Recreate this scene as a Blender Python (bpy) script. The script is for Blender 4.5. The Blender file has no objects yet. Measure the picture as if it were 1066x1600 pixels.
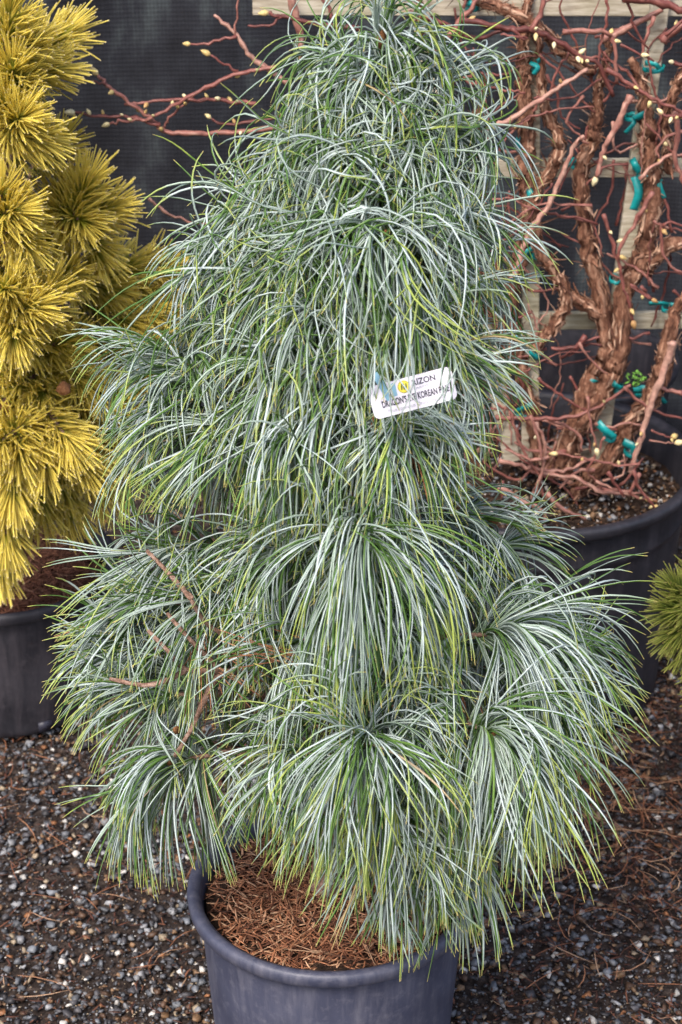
import bpy, math, random
import numpy as np
from mathutils import Vector, Matrix
R = math.radians
rng = np.random.default_rng(7)
random.seed(7)
scn = bpy.context.scene
COL = scn.collection

# ------------------------------------------------------------------ camera, world, sun
CAM = np.array([0.03, -2.252, 2.02]); PITCH = R(27.3); FPX = 3300.0
cd = bpy.data.cameras.new('camera'); cam = bpy.data.objects.new('camera', cd); COL.objects.link(cam)
cam.location = CAM; cam.rotation_euler = (math.pi/2 - PITCH, 0, 0)
cd.sensor_fit = 'VERTICAL'; cd.sensor_height = 36; cd.sensor_width = 24
cd.lens = FPX/1600*36; cd.clip_start = .05; cd.clip_end = 500
cd.dof.use_dof = True; cd.dof.focus_distance = 2.55; cd.dof.aperture_fstop = 9.0
scn.camera = cam
SUN_EL, SUN_AZ = 52, 205          # degrees; azimuth clockwise from +Y
w = bpy.data.worlds.new("World"); scn.world = w; w.use_nodes = True
nt = w.node_tree
sky = nt.nodes.new('ShaderNodeTexSky'); sky.sky_type = 'NISHITA'; sky.sun_disc = False
sky.sun_elevation = R(SUN_EL); sky.sun_rotation = R(SUN_AZ); sky.dust_density = 4; sky.air_density = 1.0
bg = nt.nodes['Background']; bg.inputs['Strength'].default_value = 0.13
nt.links.new(sky.outputs[0], bg.inputs['Color'])
ld = bpy.data.lights.new('sun', 'SUN'); ld.energy = 1.4; ld.angle = R(14); ld.color = (1, .95, .88)
sun = bpy.data.objects.new('sun', ld); COL.objects.link(sun)
sd = Vector((math.sin(R(SUN_AZ))*math.cos(R(SUN_EL)), math.cos(R(SUN_AZ))*math.cos(R(SUN_EL)), math.sin(R(SUN_EL))))
sun.rotation_euler = sd.to_track_quat('Z', 'Y').to_euler(); sun.location = (0, 0, 6)
scn.view_settings.view_transform = 'Standard'; scn.view_settings.look = 'None'
scn.view_settings.gamma = 1; scn.view_settings.exposure = 1.2
scn.cycles.max_bounces = 6

# ------------------------------------------------------------------ helpers
cp, sp = math.cos(PITCH), math.sin(PITCH)
def ray(px, py):
    a = (px-533)/FPX; b = (800-py)/FPX
    return np.array([a, cp + b*sp, -sp + b*cp])
def P(px, py, Y):                       # point of the pixel's ray on the upright plane at depth Y
    d = ray(px, py); t = (Y-CAM[1])/d[1]; return CAM + d*t
def proj(p):
    v = np.asarray(p)-CAM; dz = v@np.array([0, cp, -sp]); return 533+FPX*v[0]/dz, 800-FPX*(v@np.array([0, sp, cp]))/dz
def PZ(px, py, z):
    d = ray(px, py); t = (z-CAM[2])/d[2]; return CAM + d*t
def nrm(v):
    v = np.asarray(v, float); return v/np.maximum(np.linalg.norm(v, axis=-1, keepdims=True), 1e-9)

def mesh(name, V, F, m, parent=None, smooth=True, pattr=None, fattr=None, mats=None, fmat=None):
    V = np.asarray(V, np.float32); me = bpy.data.meshes.new(name)
    if isinstance(F, np.ndarray):
        n, k = F.shape
        me.vertices.add(len(V)); me.vertices.foreach_set('co', V.ravel())
        me.loops.add(n*k); me.loops.foreach_set('vertex_index', F.astype(np.int32).ravel())
        me.polygons.add(n); me.polygons.foreach_set('loop_start', np.arange(0, n*k, k, dtype=np.int32))
        me.polygons.foreach_set('loop_total', np.full(n, k, np.int32))
        me.update(calc_edges=True)
    else:
        me.from_pydata(V.tolist(), [], F)
    if smooth: me.polygons.foreach_set('use_smooth', np.ones(len(me.polygons), bool))
    for k_, v in (pattr or {}).items():
        v = np.asarray(v, np.float32)
        if v.ndim == 2:
            a = me.attributes.new(k_, 'FLOAT_COLOR', 'POINT'); a.data.foreach_set('color', np.c_[v, np.ones(len(v))].astype(np.float32).ravel())
        else:
            a = me.attributes.new(k_, 'FLOAT', 'POINT'); a.data.foreach_set('value', v)
    for k_, v in (fattr or {}).items():
        a = me.attributes.new(k_, 'FLOAT', 'FACE'); a.data.foreach_set('value', np.asarray(v, np.float32))
    me.materials.append(m)
    me.validate()
    o = bpy.data.objects.new(name, me); COL.objects.link(o)
    if parent is not None: o.parent = parent; o.matrix_parent_inverse = parent.matrix_world.inverted()
    return o
def tag(o, label=None, cat=None, group=None, kind=None):
    if label: o['label'] = label
    if cat: o['category'] = cat
    if group: o['group'] = group
    if kind: o['kind'] = kind
    return o
def thing(name, label, cat, loc=(0, 0, 0), group=None):
    o = bpy.data.objects.new(name, None); o.empty_display_size = .05; COL.objects.link(o); o.location = loc
    o.matrix_world = Matrix.Translation(loc)
    return tag(o, label, cat, group)
class MB:                                # gathers quad pieces into one mesh
    def __init__(s): s.V = []; s.F = []; s.n = 0; s.A = []
    def add(s, V, F, a=None):
        V = np.asarray(V, float); s.V.append(V); s.F.append(np.asarray(F)+s.n); s.n += len(V)
        s.A.append(np.zeros(len(V)) if a is None else (np.full(len(V), a) if np.isscalar(a) else a))
    def build(s, name, m, parent=None, smooth=True):
        return mesh(name, np.vstack(s.V), np.vstack(s.F), m, parent, smooth, {'a': np.concatenate(s.A)})
def spline(pts, n):
    pts = np.asarray(pts, float)
    if len(pts) < 3:
        t = np.linspace(0, 1, n)[:, None]; return pts[0]*(1-t)+pts[-1]*t
    e = np.vstack([2*pts[0]-pts[1], pts, 2*pts[-1]-pts[-2]])
    out = []
    for u in np.linspace(0, len(pts)-1-1e-6, n):
        i = int(u); t = u-i; a, b, c, d = e[i:i+4]
        out.append(.5*((2*b)+(-a+c)*t+(2*a-5*b+4*c-d)*t*t+(-a+3*b-3*c+d)*t**3))
    return np.array(out)
def tube(path, rad, k=6, ridge=0, seed=0, cap=True):
    path = np.asarray(path, float); n = len(path)
    rad = np.broadcast_to(np.asarray(rad, float), (n,)).copy()
    T = nrm(np.gradient(path, axis=0)); ref = np.array([0.31, -.9, .2])
    if abs(T.mean(0)@nrm(ref)) > .8: ref = np.array([.9, .1, .4])
    Bv = nrm(ref - T*(T@ref)[:, None])
    N = np.cross(T, Bv)
    if cap:
        path = np.vstack([path[:1]-T[:1]*rad[0]*.3, path, path[-1:]+T[-1:]*rad[-1]*.5]); rad = np.r_[rad[0]*.05, rad, rad[-1]*.05]
        Bv = np.vstack([Bv[:1], Bv, Bv[-1:]]); N = np.vstack([N[:1], N, N[-1:]]); n += 2
    a = np.arange(k)/k*2*np.pi
    rr = np.ones((n, k))
    if ridge:
        g = np.random.default_rng(seed)
        rr += ridge*g.standard_normal((1, k))*.8 + ridge*g.standard_normal((n, k))*.6
    V = path[:, None, :] + (Bv[:, None, :]*np.cos(a)[None, :, None] + N[:, None, :]*np.sin(a)[None, :, None])*(rad[:, None]*rr)[:, :, None]
    i = np.arange(n-1)[:, None]*k; j = np.arange(k)[None, :]; j2 = (j+1) % k
    F = np.stack([i+j, i+j2, i+k+j2, i+k+j], -1).reshape(-1, 4)
    return V.reshape(-1, 3), F
def lathe(profile, seg=96, wob=0, seed=0):
    pr = np.asarray(profile, float); n = len(pr); a = np.arange(seg)/seg*2*np.pi
    g = np.random.default_rng(seed); ph = g.uniform(0, 6.28, 4)
    wv = 1 + wob*(np.sin(2*a+ph[0])+.5*np.sin(3*a+ph[1]))
    V = np.stack([pr[:, 0][:, None]*np.cos(a)*wv, pr[:, 0][:, None]*np.sin(a)*wv, np.repeat(pr[:, 1][:, None], seg, 1)], -1).reshape(-1, 3)
    i = np.arange(n-1)[:, None]*seg; j = np.arange(seg)[None, :]; j2 = (j+1) % seg
    return V, np.stack([i+j, i+j2, i+seg+j2, i+seg+j], -1).reshape(-1, 4)
BOXF = np.array([[0, 3, 2, 1], [4, 5, 6, 7], [0, 1, 5, 4], [1, 2, 6, 5], [2, 3, 7, 6], [3, 0, 4, 7]])
def bar(p0, p1, w, t, bev=.0015):        # a bevelled wooden bar from p0 to p1, w wide in the trellis plane, t thick
    p0, p1 = np.asarray(p0, float), np.asarray(p1, float); d = nrm(p1-p0); y = np.array([0, 1., 0])
    s = nrm(np.cross(d, y)); y = np.cross(s, d)
    c = []
    for sx, sy in ((1, 1), (-1, 1), (-1, -1), (1, -1)):
        c += [s*(w/2-(bev if q else 0))*sx + y*(t/2-(0 if q else bev))*sy for q in ((0, 1) if sx*sy > 0 else (1, 0))]
    c = np.array(c); n = 9
    V = np.vstack([(p0+(p1-p0)*u)+c*(1 if 0 < u < 1 else 1) for u in np.linspace(0, 1, n)])
    i = np.arange(n-1)[:, None]*8; j = np.arange(8)[None, :]; j2 = (j+1) % 8
    F = [list(f) for f in np.stack([i+j, i+j2, i+8+j2, i+8+j], -1).reshape(-1, 4)]
    F += [list(range(7, -1, -1)), [8*(n-1)+q for q in range(8)]]
    return V, F

# ------------------------------------------------------------------ materials
def M(name, rough=.6, spec=.4):
    m = bpy.data.materials.new(name); m.use_nodes = True; b = m.node_tree.nodes['Principled BSDF']
    b.inputs['Roughness'].default_value = rough; b.inputs['Specular IOR Level'].default_value = spec
    return m, m.node_tree, b
def node(nt, t, **kw):
    n = nt.nodes.new(t)
    for k, v in kw.items():
        if k in n.inputs: n.inputs[k].default_value = v
        else: setattr(n, k, v)
    return n
def ramp(nt, fac, stops, interp='LINEAR'):
    r = nt.nodes.new('ShaderNodeValToRGB'); r.color_ramp.interpolation = interp; e = r.color_ramp.elements
    while len(e) < len(stops): e.new(.5)
    for i, (p, c) in enumerate(stops): e[i].position = p; e[i].color = (*c, 1) if len(c) == 3 else c
    nt.links.new(fac, r.inputs[0]); return r.outputs[0]
def mix(nt, fac, a, b, bt='MIX'):
    n = nt.nodes.new('ShaderNodeMix'); n.data_type = 'RGBA'; n.blend_type = bt
    for s, v in ((0, fac), (6, a), (7, b)):
        if hasattr(v, 'is_linked') or isinstance(v, bpy.types.NodeSocket): nt.links.new(v, n.inputs[s])
        else: n.inputs[s].default_value = v if s == 0 else (*v, 1)
    return n.outputs[2]
def noise(nt, scale, detail=5, co=None, rough=.55):
    n = node(nt, 'ShaderNodeTexNoise', Scale=scale, Detail=detail, Roughness=rough)
    tc = nt.nodes.new('ShaderNodeTexCoord'); nt.links.new(co or tc.outputs['Object'], n.inputs['Vector']); return n
def attr(nt, name, out='Fac'):
    a = nt.nodes.new('ShaderNodeAttribute'); a.attribute_name = name; return a.outputs[out]
def bump(nt, b, h, strength=.4, dist=.002):
    n = node(nt, 'ShaderNodeBump', Strength=strength, Distance=dist); nt.links.new(h, n.inputs['Height']); nt.links.new(n.outputs[0], b.inputs['Normal'])

def needle_mat(name, green, light, tipc, endc, tip0=.72, sides=True, light_amt=(.55, .95), tipdist=((0, (0,)*3), (1, (1,)*3))):
    m, nt, b = M(name, .42, .45); L = nt.links
    u, r, sd, ti = attr(nt, 'u'), attr(nt, 'rnd'), attr(nt, 'side'), attr(nt, 'tint')
    g = ramp(nt, r, [(0, tuple(c*.7 for c in green)), (.6, green), (1, (green[0]*1.7, green[1]*1.45, green[2]*1.2))])
    if sides:
        sidef = ramp(nt, sd, [(.0, (0,)*3), (.3, (light_amt[0],)*3), (.7, (light_amt[1],)*3)], 'CONSTANT')
        mm = nt.nodes.new('ShaderNodeMath'); mm.operation = 'MULTIPLY'; L.new(sidef, mm.inputs[0])
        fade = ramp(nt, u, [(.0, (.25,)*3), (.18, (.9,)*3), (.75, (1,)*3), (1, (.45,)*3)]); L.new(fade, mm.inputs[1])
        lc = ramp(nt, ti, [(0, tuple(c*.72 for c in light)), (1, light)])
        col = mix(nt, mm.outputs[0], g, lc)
    else:
        col = g
    # yellow zone towards the tip, its length different on every needle
    ad = nt.nodes.new('ShaderNodeMath'); ad.operation = 'MULTIPLY_ADD'; L.new(ramp(nt, ti, tipdist), ad.inputs[0]); ad.inputs[1].default_value = .34; L.new(u, ad.inputs[2])
    tf = ramp(nt, ad.outputs[0], [(tip0, (0,)*3), (min(tip0+.28, .99), (.85,)*3)])
    col = mix(nt, tf, col, tipc)
    ef = ramp(nt, u, [(.965, (0,)*3), (.985, (.8,)*3)])
    col = mix(nt, ef, col, endc)
    if sides: col = mix(nt, ramp(nt, r, [(.955, (0,)*3), (.965, (.8,)*3)], 'CONSTANT'), col, (.50, .34, .17))
    L.new(col, b.inputs['Base Color'])
    tr = node(nt, 'ShaderNodeBsdfTranslucent'); L.new(col, tr.inputs['Color'])
    ms = nt.nodes.new('ShaderNodeMixShader'); ms.inputs[0].default_value = .16 if sides else .30
    L.new(b.outputs[0], ms.inputs[1]); L.new(tr.outputs[0], ms.inputs[2]); L.new(ms.outputs[0], nt.nodes['Material Output'].inputs['Surface'])
    return m
MAT = {}
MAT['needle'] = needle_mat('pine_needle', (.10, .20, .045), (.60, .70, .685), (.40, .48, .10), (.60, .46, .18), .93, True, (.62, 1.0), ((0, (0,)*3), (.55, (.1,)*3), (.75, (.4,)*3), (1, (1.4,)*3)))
MAT['gold'] = needle_mat('golden_needle', (.35, .39, .045), (.3, .34, .08), (.98, .80, .17), (.95, .82, .50), .44, False)
MAT['olive'] = needle_mat('olive_needle', (.17, .24, .045), (.3, .34, .08), (.40, .42, .09), (.45, .32, .13), .70, False)
def simple_ramp_mat(name, attrn, stops, rough=.8, spec=.2, nscale=200, bs=.3, bd=.001):
    m, nt, b = M(name, rough, spec)
    c = ramp(nt, attr(nt, attrn), stops)
    n = noise(nt, nscale, 4)
    c = mix(nt, .7, c, ramp(nt, n.outputs['Fac'], [(.3, (.45,)*3), (.7, (1.25,)*3)]), 'MULTIPLY')
    nt.links.new(c, b.inputs['Base Color']); bump(nt, b, n.outputs['Fac'], bs, bd); return m
MAT['dead'] = simple_ramp_mat('dead_needle', 'rnd', [(0, (.06, .025, .015)), (.3, (.22, .085, .045)), (.7, (.46, .20, .10)), (1, (.62, .40, .25))], .6, .3)
MAT['debris'] = simple_ramp_mat('ground_debris', 'rnd', [(0, (.03, .013, .01)), (.6, (.12, .045, .028)), (.9, (.27, .115, .065)), (1, (.38, .25, .16))], .6, .3)
def bark_mat(name, c0, c1, c2, sc=60, stretch=True, bs=.8, bd=.004):
    m, nt, b = M(name, .85, .2); tc = nt.nodes.new('ShaderNodeTexCoord')
    mp = nt.nodes.new('ShaderNodeMapping'); mp.inputs['Scale'].default_value = (1, 1, .22 if stretch else 1)
    nt.links.new(tc.outputs['Object'], mp.inputs[0]); n = noise(nt, sc, 7, mp.outputs[0], .7)
    nt.links.new(ramp(nt, n.outputs['Fac'], [(.32, c0), (.5, c1), (.68, c2)]), b.inputs['Base Color'])
    bump(nt, b, n.outputs['Fac'], bs, bd); return m
MAT['vinebark'] = bark_mat('peeling_vine_bark', (.03, .012, .009), (.17, .075, .045), (.46, .26, .17), 120, bs=1)
MAT['strip'] = simple_ramp_mat('bark_strip', 'a', [(0, (.06, .024, .016)), (.5, (.22, .10, .06)), (1, (.52, .33, .23))])
MAT['twig'] = simple_ramp_mat('vine_twig', 'a', [(0, (.08, .022, .018)), (.35, (.19, .060, .050)), (.7, (.31, .135, .105)), (1, (.45, .26, .20))], .5, .35, 120)
MAT['bud'] = simple_ramp_mat('bud', 'a', [(0, (.40, .22, .09)), (.5, (.66, .50, .20)), (1, (.80, .71, .45))], .5, .3)
MAT['pinebark'] = bark_mat('pine_bark', (.07, .04, .03), (.25, .15, .11), (.42, .30, .25), 160, False, .9, .003)
MAT['wood'] = None
m, nt, b = M('weathered_wood', .8, .2); tc = nt.nodes.new('ShaderNodeTexCoord')
mp = nt.nodes.new('ShaderNodeMapping'); mp.inputs['Scale'].default_value = (1, 6, 9); nt.links.new(tc.outputs['Object'], mp.inputs[0])
n1 = noise(nt, 18, 8, mp.outputs[0], .65); n2 = noise(nt, 6, 3)
c = ramp(nt, n1.outputs['Fac'], [(.3, (.20, .16, .11)), (.5, (.40, .35, .27)), (.7, (.56, .51, .42))])
c = mix(nt, ramp(nt, n2.outputs['Fac'], [(.45, (0,)*3), (.75, (.5,)*3)]), c, (.26, .27, .15))
nt.links.new(c, b.inputs['Base Color']); bump(nt, b, n1.outputs['Fac'], .5, .002); MAT['wood'] = m
def plastic(name, c0, c1, rough=.42, scuff=(.3, .28, .3)):
    m, nt, b = M(name, rough, .5); n = noise(nt, 9, 8, None, .65); n2 = noise(nt, 70, 6, None, .7)
    c = ramp(nt, n.outputs['Fac'], [(.35, c0), (.65, c1)])
    c = mix(nt, ramp(nt, n2.outputs['Fac'], [(.52, (0,)*3), (.72, (.40,)*3)]), c, scuff)
    tc = nt.nodes.new('ShaderNodeTexCoord'); mp = nt.nodes.new('ShaderNodeMapping'); mp.inputs['Scale'].default_value = (1, 1, .12); nt.links.new(tc.outputs['Object'], mp.inputs[0])
    n4 = noise(nt, 45, 6, mp.outputs[0], .7); n5 = noise(nt, 260, 3, None, .8)
    c = mix(nt, ramp(nt, n4.outputs['Fac'], [(.46, (0,)*3), (.72, (.5,)*3)]), c, scuff)
    c = mix(nt, ramp(nt, n5.outputs['Fac'], [(.70, (0,)*3), (.76, (.5,)*3)]), c, (.30, .24, .20))
    nt.links.new(c, b.inputs['Base Color'])
    rr = ramp(nt, n.outputs['Fac'], [(.3, (rough-.08,)*3), (.7, (rough+.18,)*3)]); nt.links.new(rr, b.inputs['Roughness'])
    bump(nt, b, n2.outputs['Fac'], .12, .001); return m
MAT['pot'] = plastic('faded_black_plastic', (.038, .042, .072), (.062, .067, .108), .50, (.17, .165, .20))
MAT['potdark'] = plastic('black_plastic', (.010, .010, .014), (.022, .021, .028), .48, (.07, .06, .07))
def soil_mat(name, c0, c1, c2, sc=90):
    m, nt, b = M(name, .95, .1); n = noise(nt, sc, 8, None, .7)
    nt.links.new(ramp(nt, n.outputs['Fac'], [(.35, c0), (.52, c1), (.72, c2)]), b.inputs['Base Color']); bump(nt, b, n.outputs['Fac'], 1, .006); return m
MAT['soil'] = soil_mat('potting_soil', (.012, .008, .006), (.035, .022, .016), (.10, .06, .04))
MAT['ground'] = soil_mat('gravel_ground', (.012, .009, .008), (.04, .03, .026), (.13, .10, .085), 70)
m, nt, b = M('pebble', .5, .4); c = attr(nt, 'pc', 'Color'); n = noise(nt, 260, 4)
c = mix(nt, .6, c, ramp(nt, n.outputs['Fac'], [(.3, (.5,)*3), (.7, (1.3,)*3)]), 'MULTIPLY'); nt.links.new(c, b.inputs['Base Color'])
bump(nt, b, n.outputs['Fac'], .4, .001); MAT['pebble'] = m
m, nt, b = M('teal_tape', .38, .5); n = noise(nt, 30, 3)
nt.links.new(ramp(nt, n.outputs['Fac'], [(.35, (.0, .13, .13)), (.65, (.01, .30, .30))]), b.inputs['Base Color']); MAT['teal'] = m
# woven shade cloth
m, nt, b = M('woven_shade_cloth', .75, .25); tc = nt.nodes.new('ShaderNodeTexCoord'); L = nt.links
wx = node(nt, 'ShaderNodeTexWave', wave_type='BANDS', bands_direction='X', Scale=44.0, Distortion=.4); wz = node(nt, 'ShaderNodeTexWave', wave_type='BANDS', bands_direction='Z', Scale=36.0, Distortion=.4)
L.new(tc.outputs['Object'], wx.inputs['Vector']); L.new(tc.outputs['Object'], wz.inputs['Vector'])
mm = nt.nodes.new('ShaderNodeMath'); mm.operation = 'ADD'; L.new(wx.outputs['Fac'], mm.inputs[0]); L.new(wz.outputs['Fac'], mm.inputs[1])
hf = nt.nodes.new('ShaderNodeMath'); hf.operation = 'MULTIPLY'; hf.inputs[1].default_value = .5; L.new(mm.outputs[0], hf.inputs[0])
mp = nt.nodes.new('ShaderNodeMapping'); mp.inputs['Scale'].default_value = (1.6, 1, .8); L.new(tc.outputs['Object'], mp.inputs[0])
n = noise(nt, 5, 7, mp.outputs[0], .65); n3 = noise(nt, 1.7, 3)
c = ramp(nt, n.outputs['Fac'], [(.38, (.007, .007, .010)), (.52, (.016, .017, .022)), (.66, (.044, .052, .055)), (.78, (.08, .095, .095))])
c = mix(nt, .85, c, ramp(nt, hf.outputs[0], [(.2, (.7,)*3), (.8, (1.25,)*3)]), 'MULTIPLY')
c = mix(nt, .5, c, ramp(nt, n3.outputs['Fac'], [(.3, (.6,)*3), (.7, (1.4,)*3)]), 'MULTIPLY')
L.new(c, b.inputs['Base Color']); bump(nt, b, hf.outputs[0], .5, .0015); MAT['cloth'] = m
def flat(name, c, rough=.4):
    m, nt, b = M(name, rough, .4); n = noise(nt, 40, 3)
    nt.links.new(ramp(nt, n.outputs['Fac'], [(.2, tuple(x*.93 for x in c)), (.8, c)]), b.inputs['Base Color']); return m
MAT['white'] = flat('tag_white', (.70, .67, .76), .35); MAT['ink'] = flat('dark_ink', (.03, .03, .045)); MAT['greyink'] = flat('grey_ink', (.30, .31, .34))
MAT['yellow'] = flat('logo_yellow', (.80, .66, .06)); MAT['inkgreen'] = flat('logo_dark_green', (.10, .14, .03)); MAT['blue'] = flat('tag_blue', (.20, .38, .50))
MAT['leafgreen'] = flat('leaf_green', (.12, .28, .04))

# ------------------------------------------------------------------ ground
def grid(x0, x1, y0, y1, nx, ny, zf):
    X, Y = np.meshgrid(np.linspace(x0, x1, nx), np.linspace(y0, y1, ny)); Z = zf(X, Y)
    i = (np.arange(ny-1)[:, None]*nx+np.arange(nx-1)[None, :]).ravel()
    return np.stack([X, Y, Z], -1).reshape(-1, 3), np.stack([i, i+1, i+nx+1, i+nx], -1)
V, F = grid(-60, 60, -60, 60, 61, 61, lambda x, y: x*0 - .012)
tag(mesh('ground', V, F, MAT['ground']), kind='structure')
ICO_V = []; g_ = (1+5**.5)/2
for a in (-1, 1):
    for b_ in (-g_, g_): ICO_V += [(0, a, b_), (a, b_, 0), (b_, 0, a)]
ICO_V = nrm(np.array(ICO_V, float))
from mathutils.geometry import convex_hull_2d
import bmesh
def hull(pts):
    bm = bmesh.new()
    for p in pts: bm.verts.new(p)
    bmesh.ops.convex_hull(bm, input=bm.verts); bmesh.ops.triangulate(bm, faces=bm.faces)
    loose = [v for v in bm.verts if not v.link_faces]; bmesh.ops.delete(bm, geom=loose, context='VERTS')
    bm.verts.ensure_lookup_table(); bm.verts.index_update()
    V = np.array([v.co[:] for v in bm.verts]); F = np.array([[v.index for v in f.verts] for f in bm.faces]); bm.free(); return V, F
STONES = []
for s in range(14):
    p = nrm(rng.standard_normal(((9 if s < 9 else 13), 3)))*rng.uniform(.85, 1.05, ((9 if s < 9 else 13), 1)); STONES.append(hull(p))
def scatter_stones(xy, size, z, cols, flat_=.6):
    Vs, Fs, Cs = [], [], []; off = 0; n = len(xy); lib = rng.integers(0, len(STONES), n)
    for s, (sv, sf) in enumerate(STONES):
        idx = np.where(lib == s)[0]; k = len(idx)
        if not k: continue
        sc = size[idx, None]*rng.uniform(.7, 1.25, (k, 3)); sc[:, 2] *= flat_
        a = rng.uniform(0, 6.283, k); t = rng.uniform(-.5, .5, k)
        v = sv[None]*sc[:, None, :]
        y = v[..., 1]*np.cos(t)[:, None]-v[..., 2]*np.sin(t)[:, None]; zz = v[..., 1]*np.sin(t)[:, None]+v[..., 2]*np.cos(t)[:, None]
        x = v[..., 0]*np.cos(a)[:, None]-y*np.sin(a)[:, None]; y2 = v[..., 0]*np.sin(a)[:, None]+y*np.cos(a)[:, None]
        W = np.stack([x+xy[idx, 0, None], y2+xy[idx, 1, None], zz+z[idx, None]], -1)
        Vs.append(W.reshape(-1, 3)); Fs.append((sf[None]+(np.arange(k)*len(sv))[:, None, None]+off).reshape(-1, 3))
        Cs.append(np.repeat(cols[idx], len(sv), 0)); off += k*len(sv)
    return np.vstack(Vs), np.vstack(Fs), np.vstack(Cs)
PAL = np.array([(.035, .033, .036), (.07, .066, .072), (.11, .114, .125), (.17, .18, .20), (.27, .27, .28), (.09, .05, .03), (.22, .13, .07), (.32, .25, .17), (.28, .12, .05), (.55, .52, .48)])
PW = np.array([.17, .17, .14, .12, .08, .13, .07, .06, .03, .03]); PW = PW/PW.sum()
def stone_cols(n, w_=PW): return PAL[rng.choice(len(PAL), n, p=w_)]*rng.uniform(.68, 1.12, (n, 1))
def gravel(n, x0, x1, y0, y1, smin, smax, power):
    xy = np.c_[rng.uniform(x0, x1, n), rng.uniform(y0, y1, n)]
    size = smin+(smax-smin)*rng.random(n)**power; return xy, size
xy1, s1 = gravel(60000, -.72, .95, -.15, 1.45, .0017, .0100, 4.0)
xy2, s2 = gravel(26000, -2.2, 2.2, -1.6, 1.9, .004, .010, 2)
k2 = ~((xy2[:, 0] > -.72) & (xy2[:, 0] < .95) & (xy2[:, 1] > -.15) & (xy2[:, 1] < 1.45)); xy2, s2 = xy2[k2], s2[k2]
xy = np.vstack([xy1, xy2]); sz = np.r_[s1, s2]
V, F, C = scatter_stones(xy, sz, sz*.1-.012+rng.uniform(0, .010, len(sz)), stone_cols(len(sz)))
tag(mesh('gravel', V, F, MAT['pebble'], smooth=False, pattr={'pc': C}), 'dark wet mixed gravel covering the nursery yard between the pots', 'gravel', kind='stuff')

# straws: small bent prisms lying about (dead needles, bark bits)
def straws(n, xy, z, Lr, wr, tilt=.25, curve=.25):
    a = rng.uniform(0, 2*np.pi, n); el = rng.normal(0, tilt, n); d = np.c_[np.cos(a)*np.cos(el), np.sin(a)*np.cos(el), np.sin(el)]
    Lg = rng.uniform(*Lr, n); s = np.c_[-np.sin(a), np.cos(a), np.zeros(n)]; up = np.cross(d, s)
    w_ = rng.uniform(*wr, n)*.5; cv = rng.normal(0, curve, n); c = np.c_[xy, z]
    rings = []
    for t in (-.5, -.17, .17, .5):
        p = c + d*(Lg*t)[:, None] + s*(cv*Lg*(t*t))[:, None]; ww = w_*(1 if abs(t) < .4 else .4)
        rings.append(np.stack([p+s*ww[:, None], p+up*ww[:, None]*-1.2, p-s*ww[:, None]], 1))
    V = np.stack(rings, 1).reshape(n, 12, 3)
    base = np.array([[i*3+j, i*3+(j+1) % 3, i*3+3+(j+1) % 3, i*3+3+j] for i in range(3) for j in range(3)])
    F = (base[None]+(np.arange(n)*12)[:, None, None]).reshape(-1, 4)
    return V.reshape(-1, 3), F, np.repeat(rng.random(n), 12)
n = 30000
dxy = np.c_[rng.uniform(-.75, .95, n), rng.uniform(-.15, 1.45, n)]
keep = (rng.random(n) < .22+.5*(dxy[:, 0] > .2)*np.clip((dxy[:, 1]-.1)*1.2, .25, 1)); dxy = dxy[keep]; n = len(dxy)
V, F, A = straws(n, dxy, rng.uniform(-.006, .004, n), (.004, .022), (.0012, .0034))
tag(mesh('ground_litter', V, F, MAT['debris'], pattr={'rnd': A}), 'reddish brown bark crumbs and dead needles strewn over the gravel', 'litter', kind='stuff')
n = 230
lxy = np.c_[rng.uniform(.15, .62, n), rng.uniform(.15, .95, n)]
lx2 = np.c_[rng.normal(.44, .07, 200), rng.normal(.62, .12, 200)]; lxy = np.vstack([lxy, lx2, np.c_[rng.uniform(-.55, -.2, 60), rng.uniform(.1, .9, 60)]]); n = len(lxy)
V, F, A = straws(n, lxy, rng.uniform(.001, .007, n), (.03, .09), (.0012, .0018), .06, .5)
tag(mesh('fallen_needles', V, F, MAT['dead'], pattr={'rnd': A}), 'long fallen orange brown pine needles lying on the gravel', 'dead needles', kind='stuff')

# ------------------------------------------------------------------ pots
def pot_profile(r, h, rb, lip=.013, ring=None):
    wall = r-lip; p = [(.001, .004), (rb*.96, .004), (rb, .010)]
    zs = np.linspace(.02, h-.03, 12)
    for z in zs: p.append((rb+(wall-rb)*(z/h), z))
    if ring: 
        p = [q for q in p if abs(q[1]-ring) > .02 or q[1] < .02]; rr = rb+(wall-rb)*(ring/h)
        p += [(rr, ring-.006), (rr+.004, ring-.001), (rr+.004, ring+.004), (rr+.003, ring+.009)]; p[3:] = sorted(p[3:], key=lambda q: q[1])
    body = list(p)
    body += [(wall, h-.0215)]
    rim = [(wall, h-.021), (r-.003, h-.021), (r, h-.018), (r+.001, h-.008), (r, h-.003), (r-.004, h), (r-lip*.75, h-.0005), (r-lip-.003, h-.004), (r-lip-.004, h-.012)]
    inner = [(wall-.004, h-.012)] + [(rb+(wall-.004-rb)*(z/h)-.002, z) for z in np.linspace(h-.02, .02, 8)] + [(.001, .018)]
    return body, rim, inner
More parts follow.
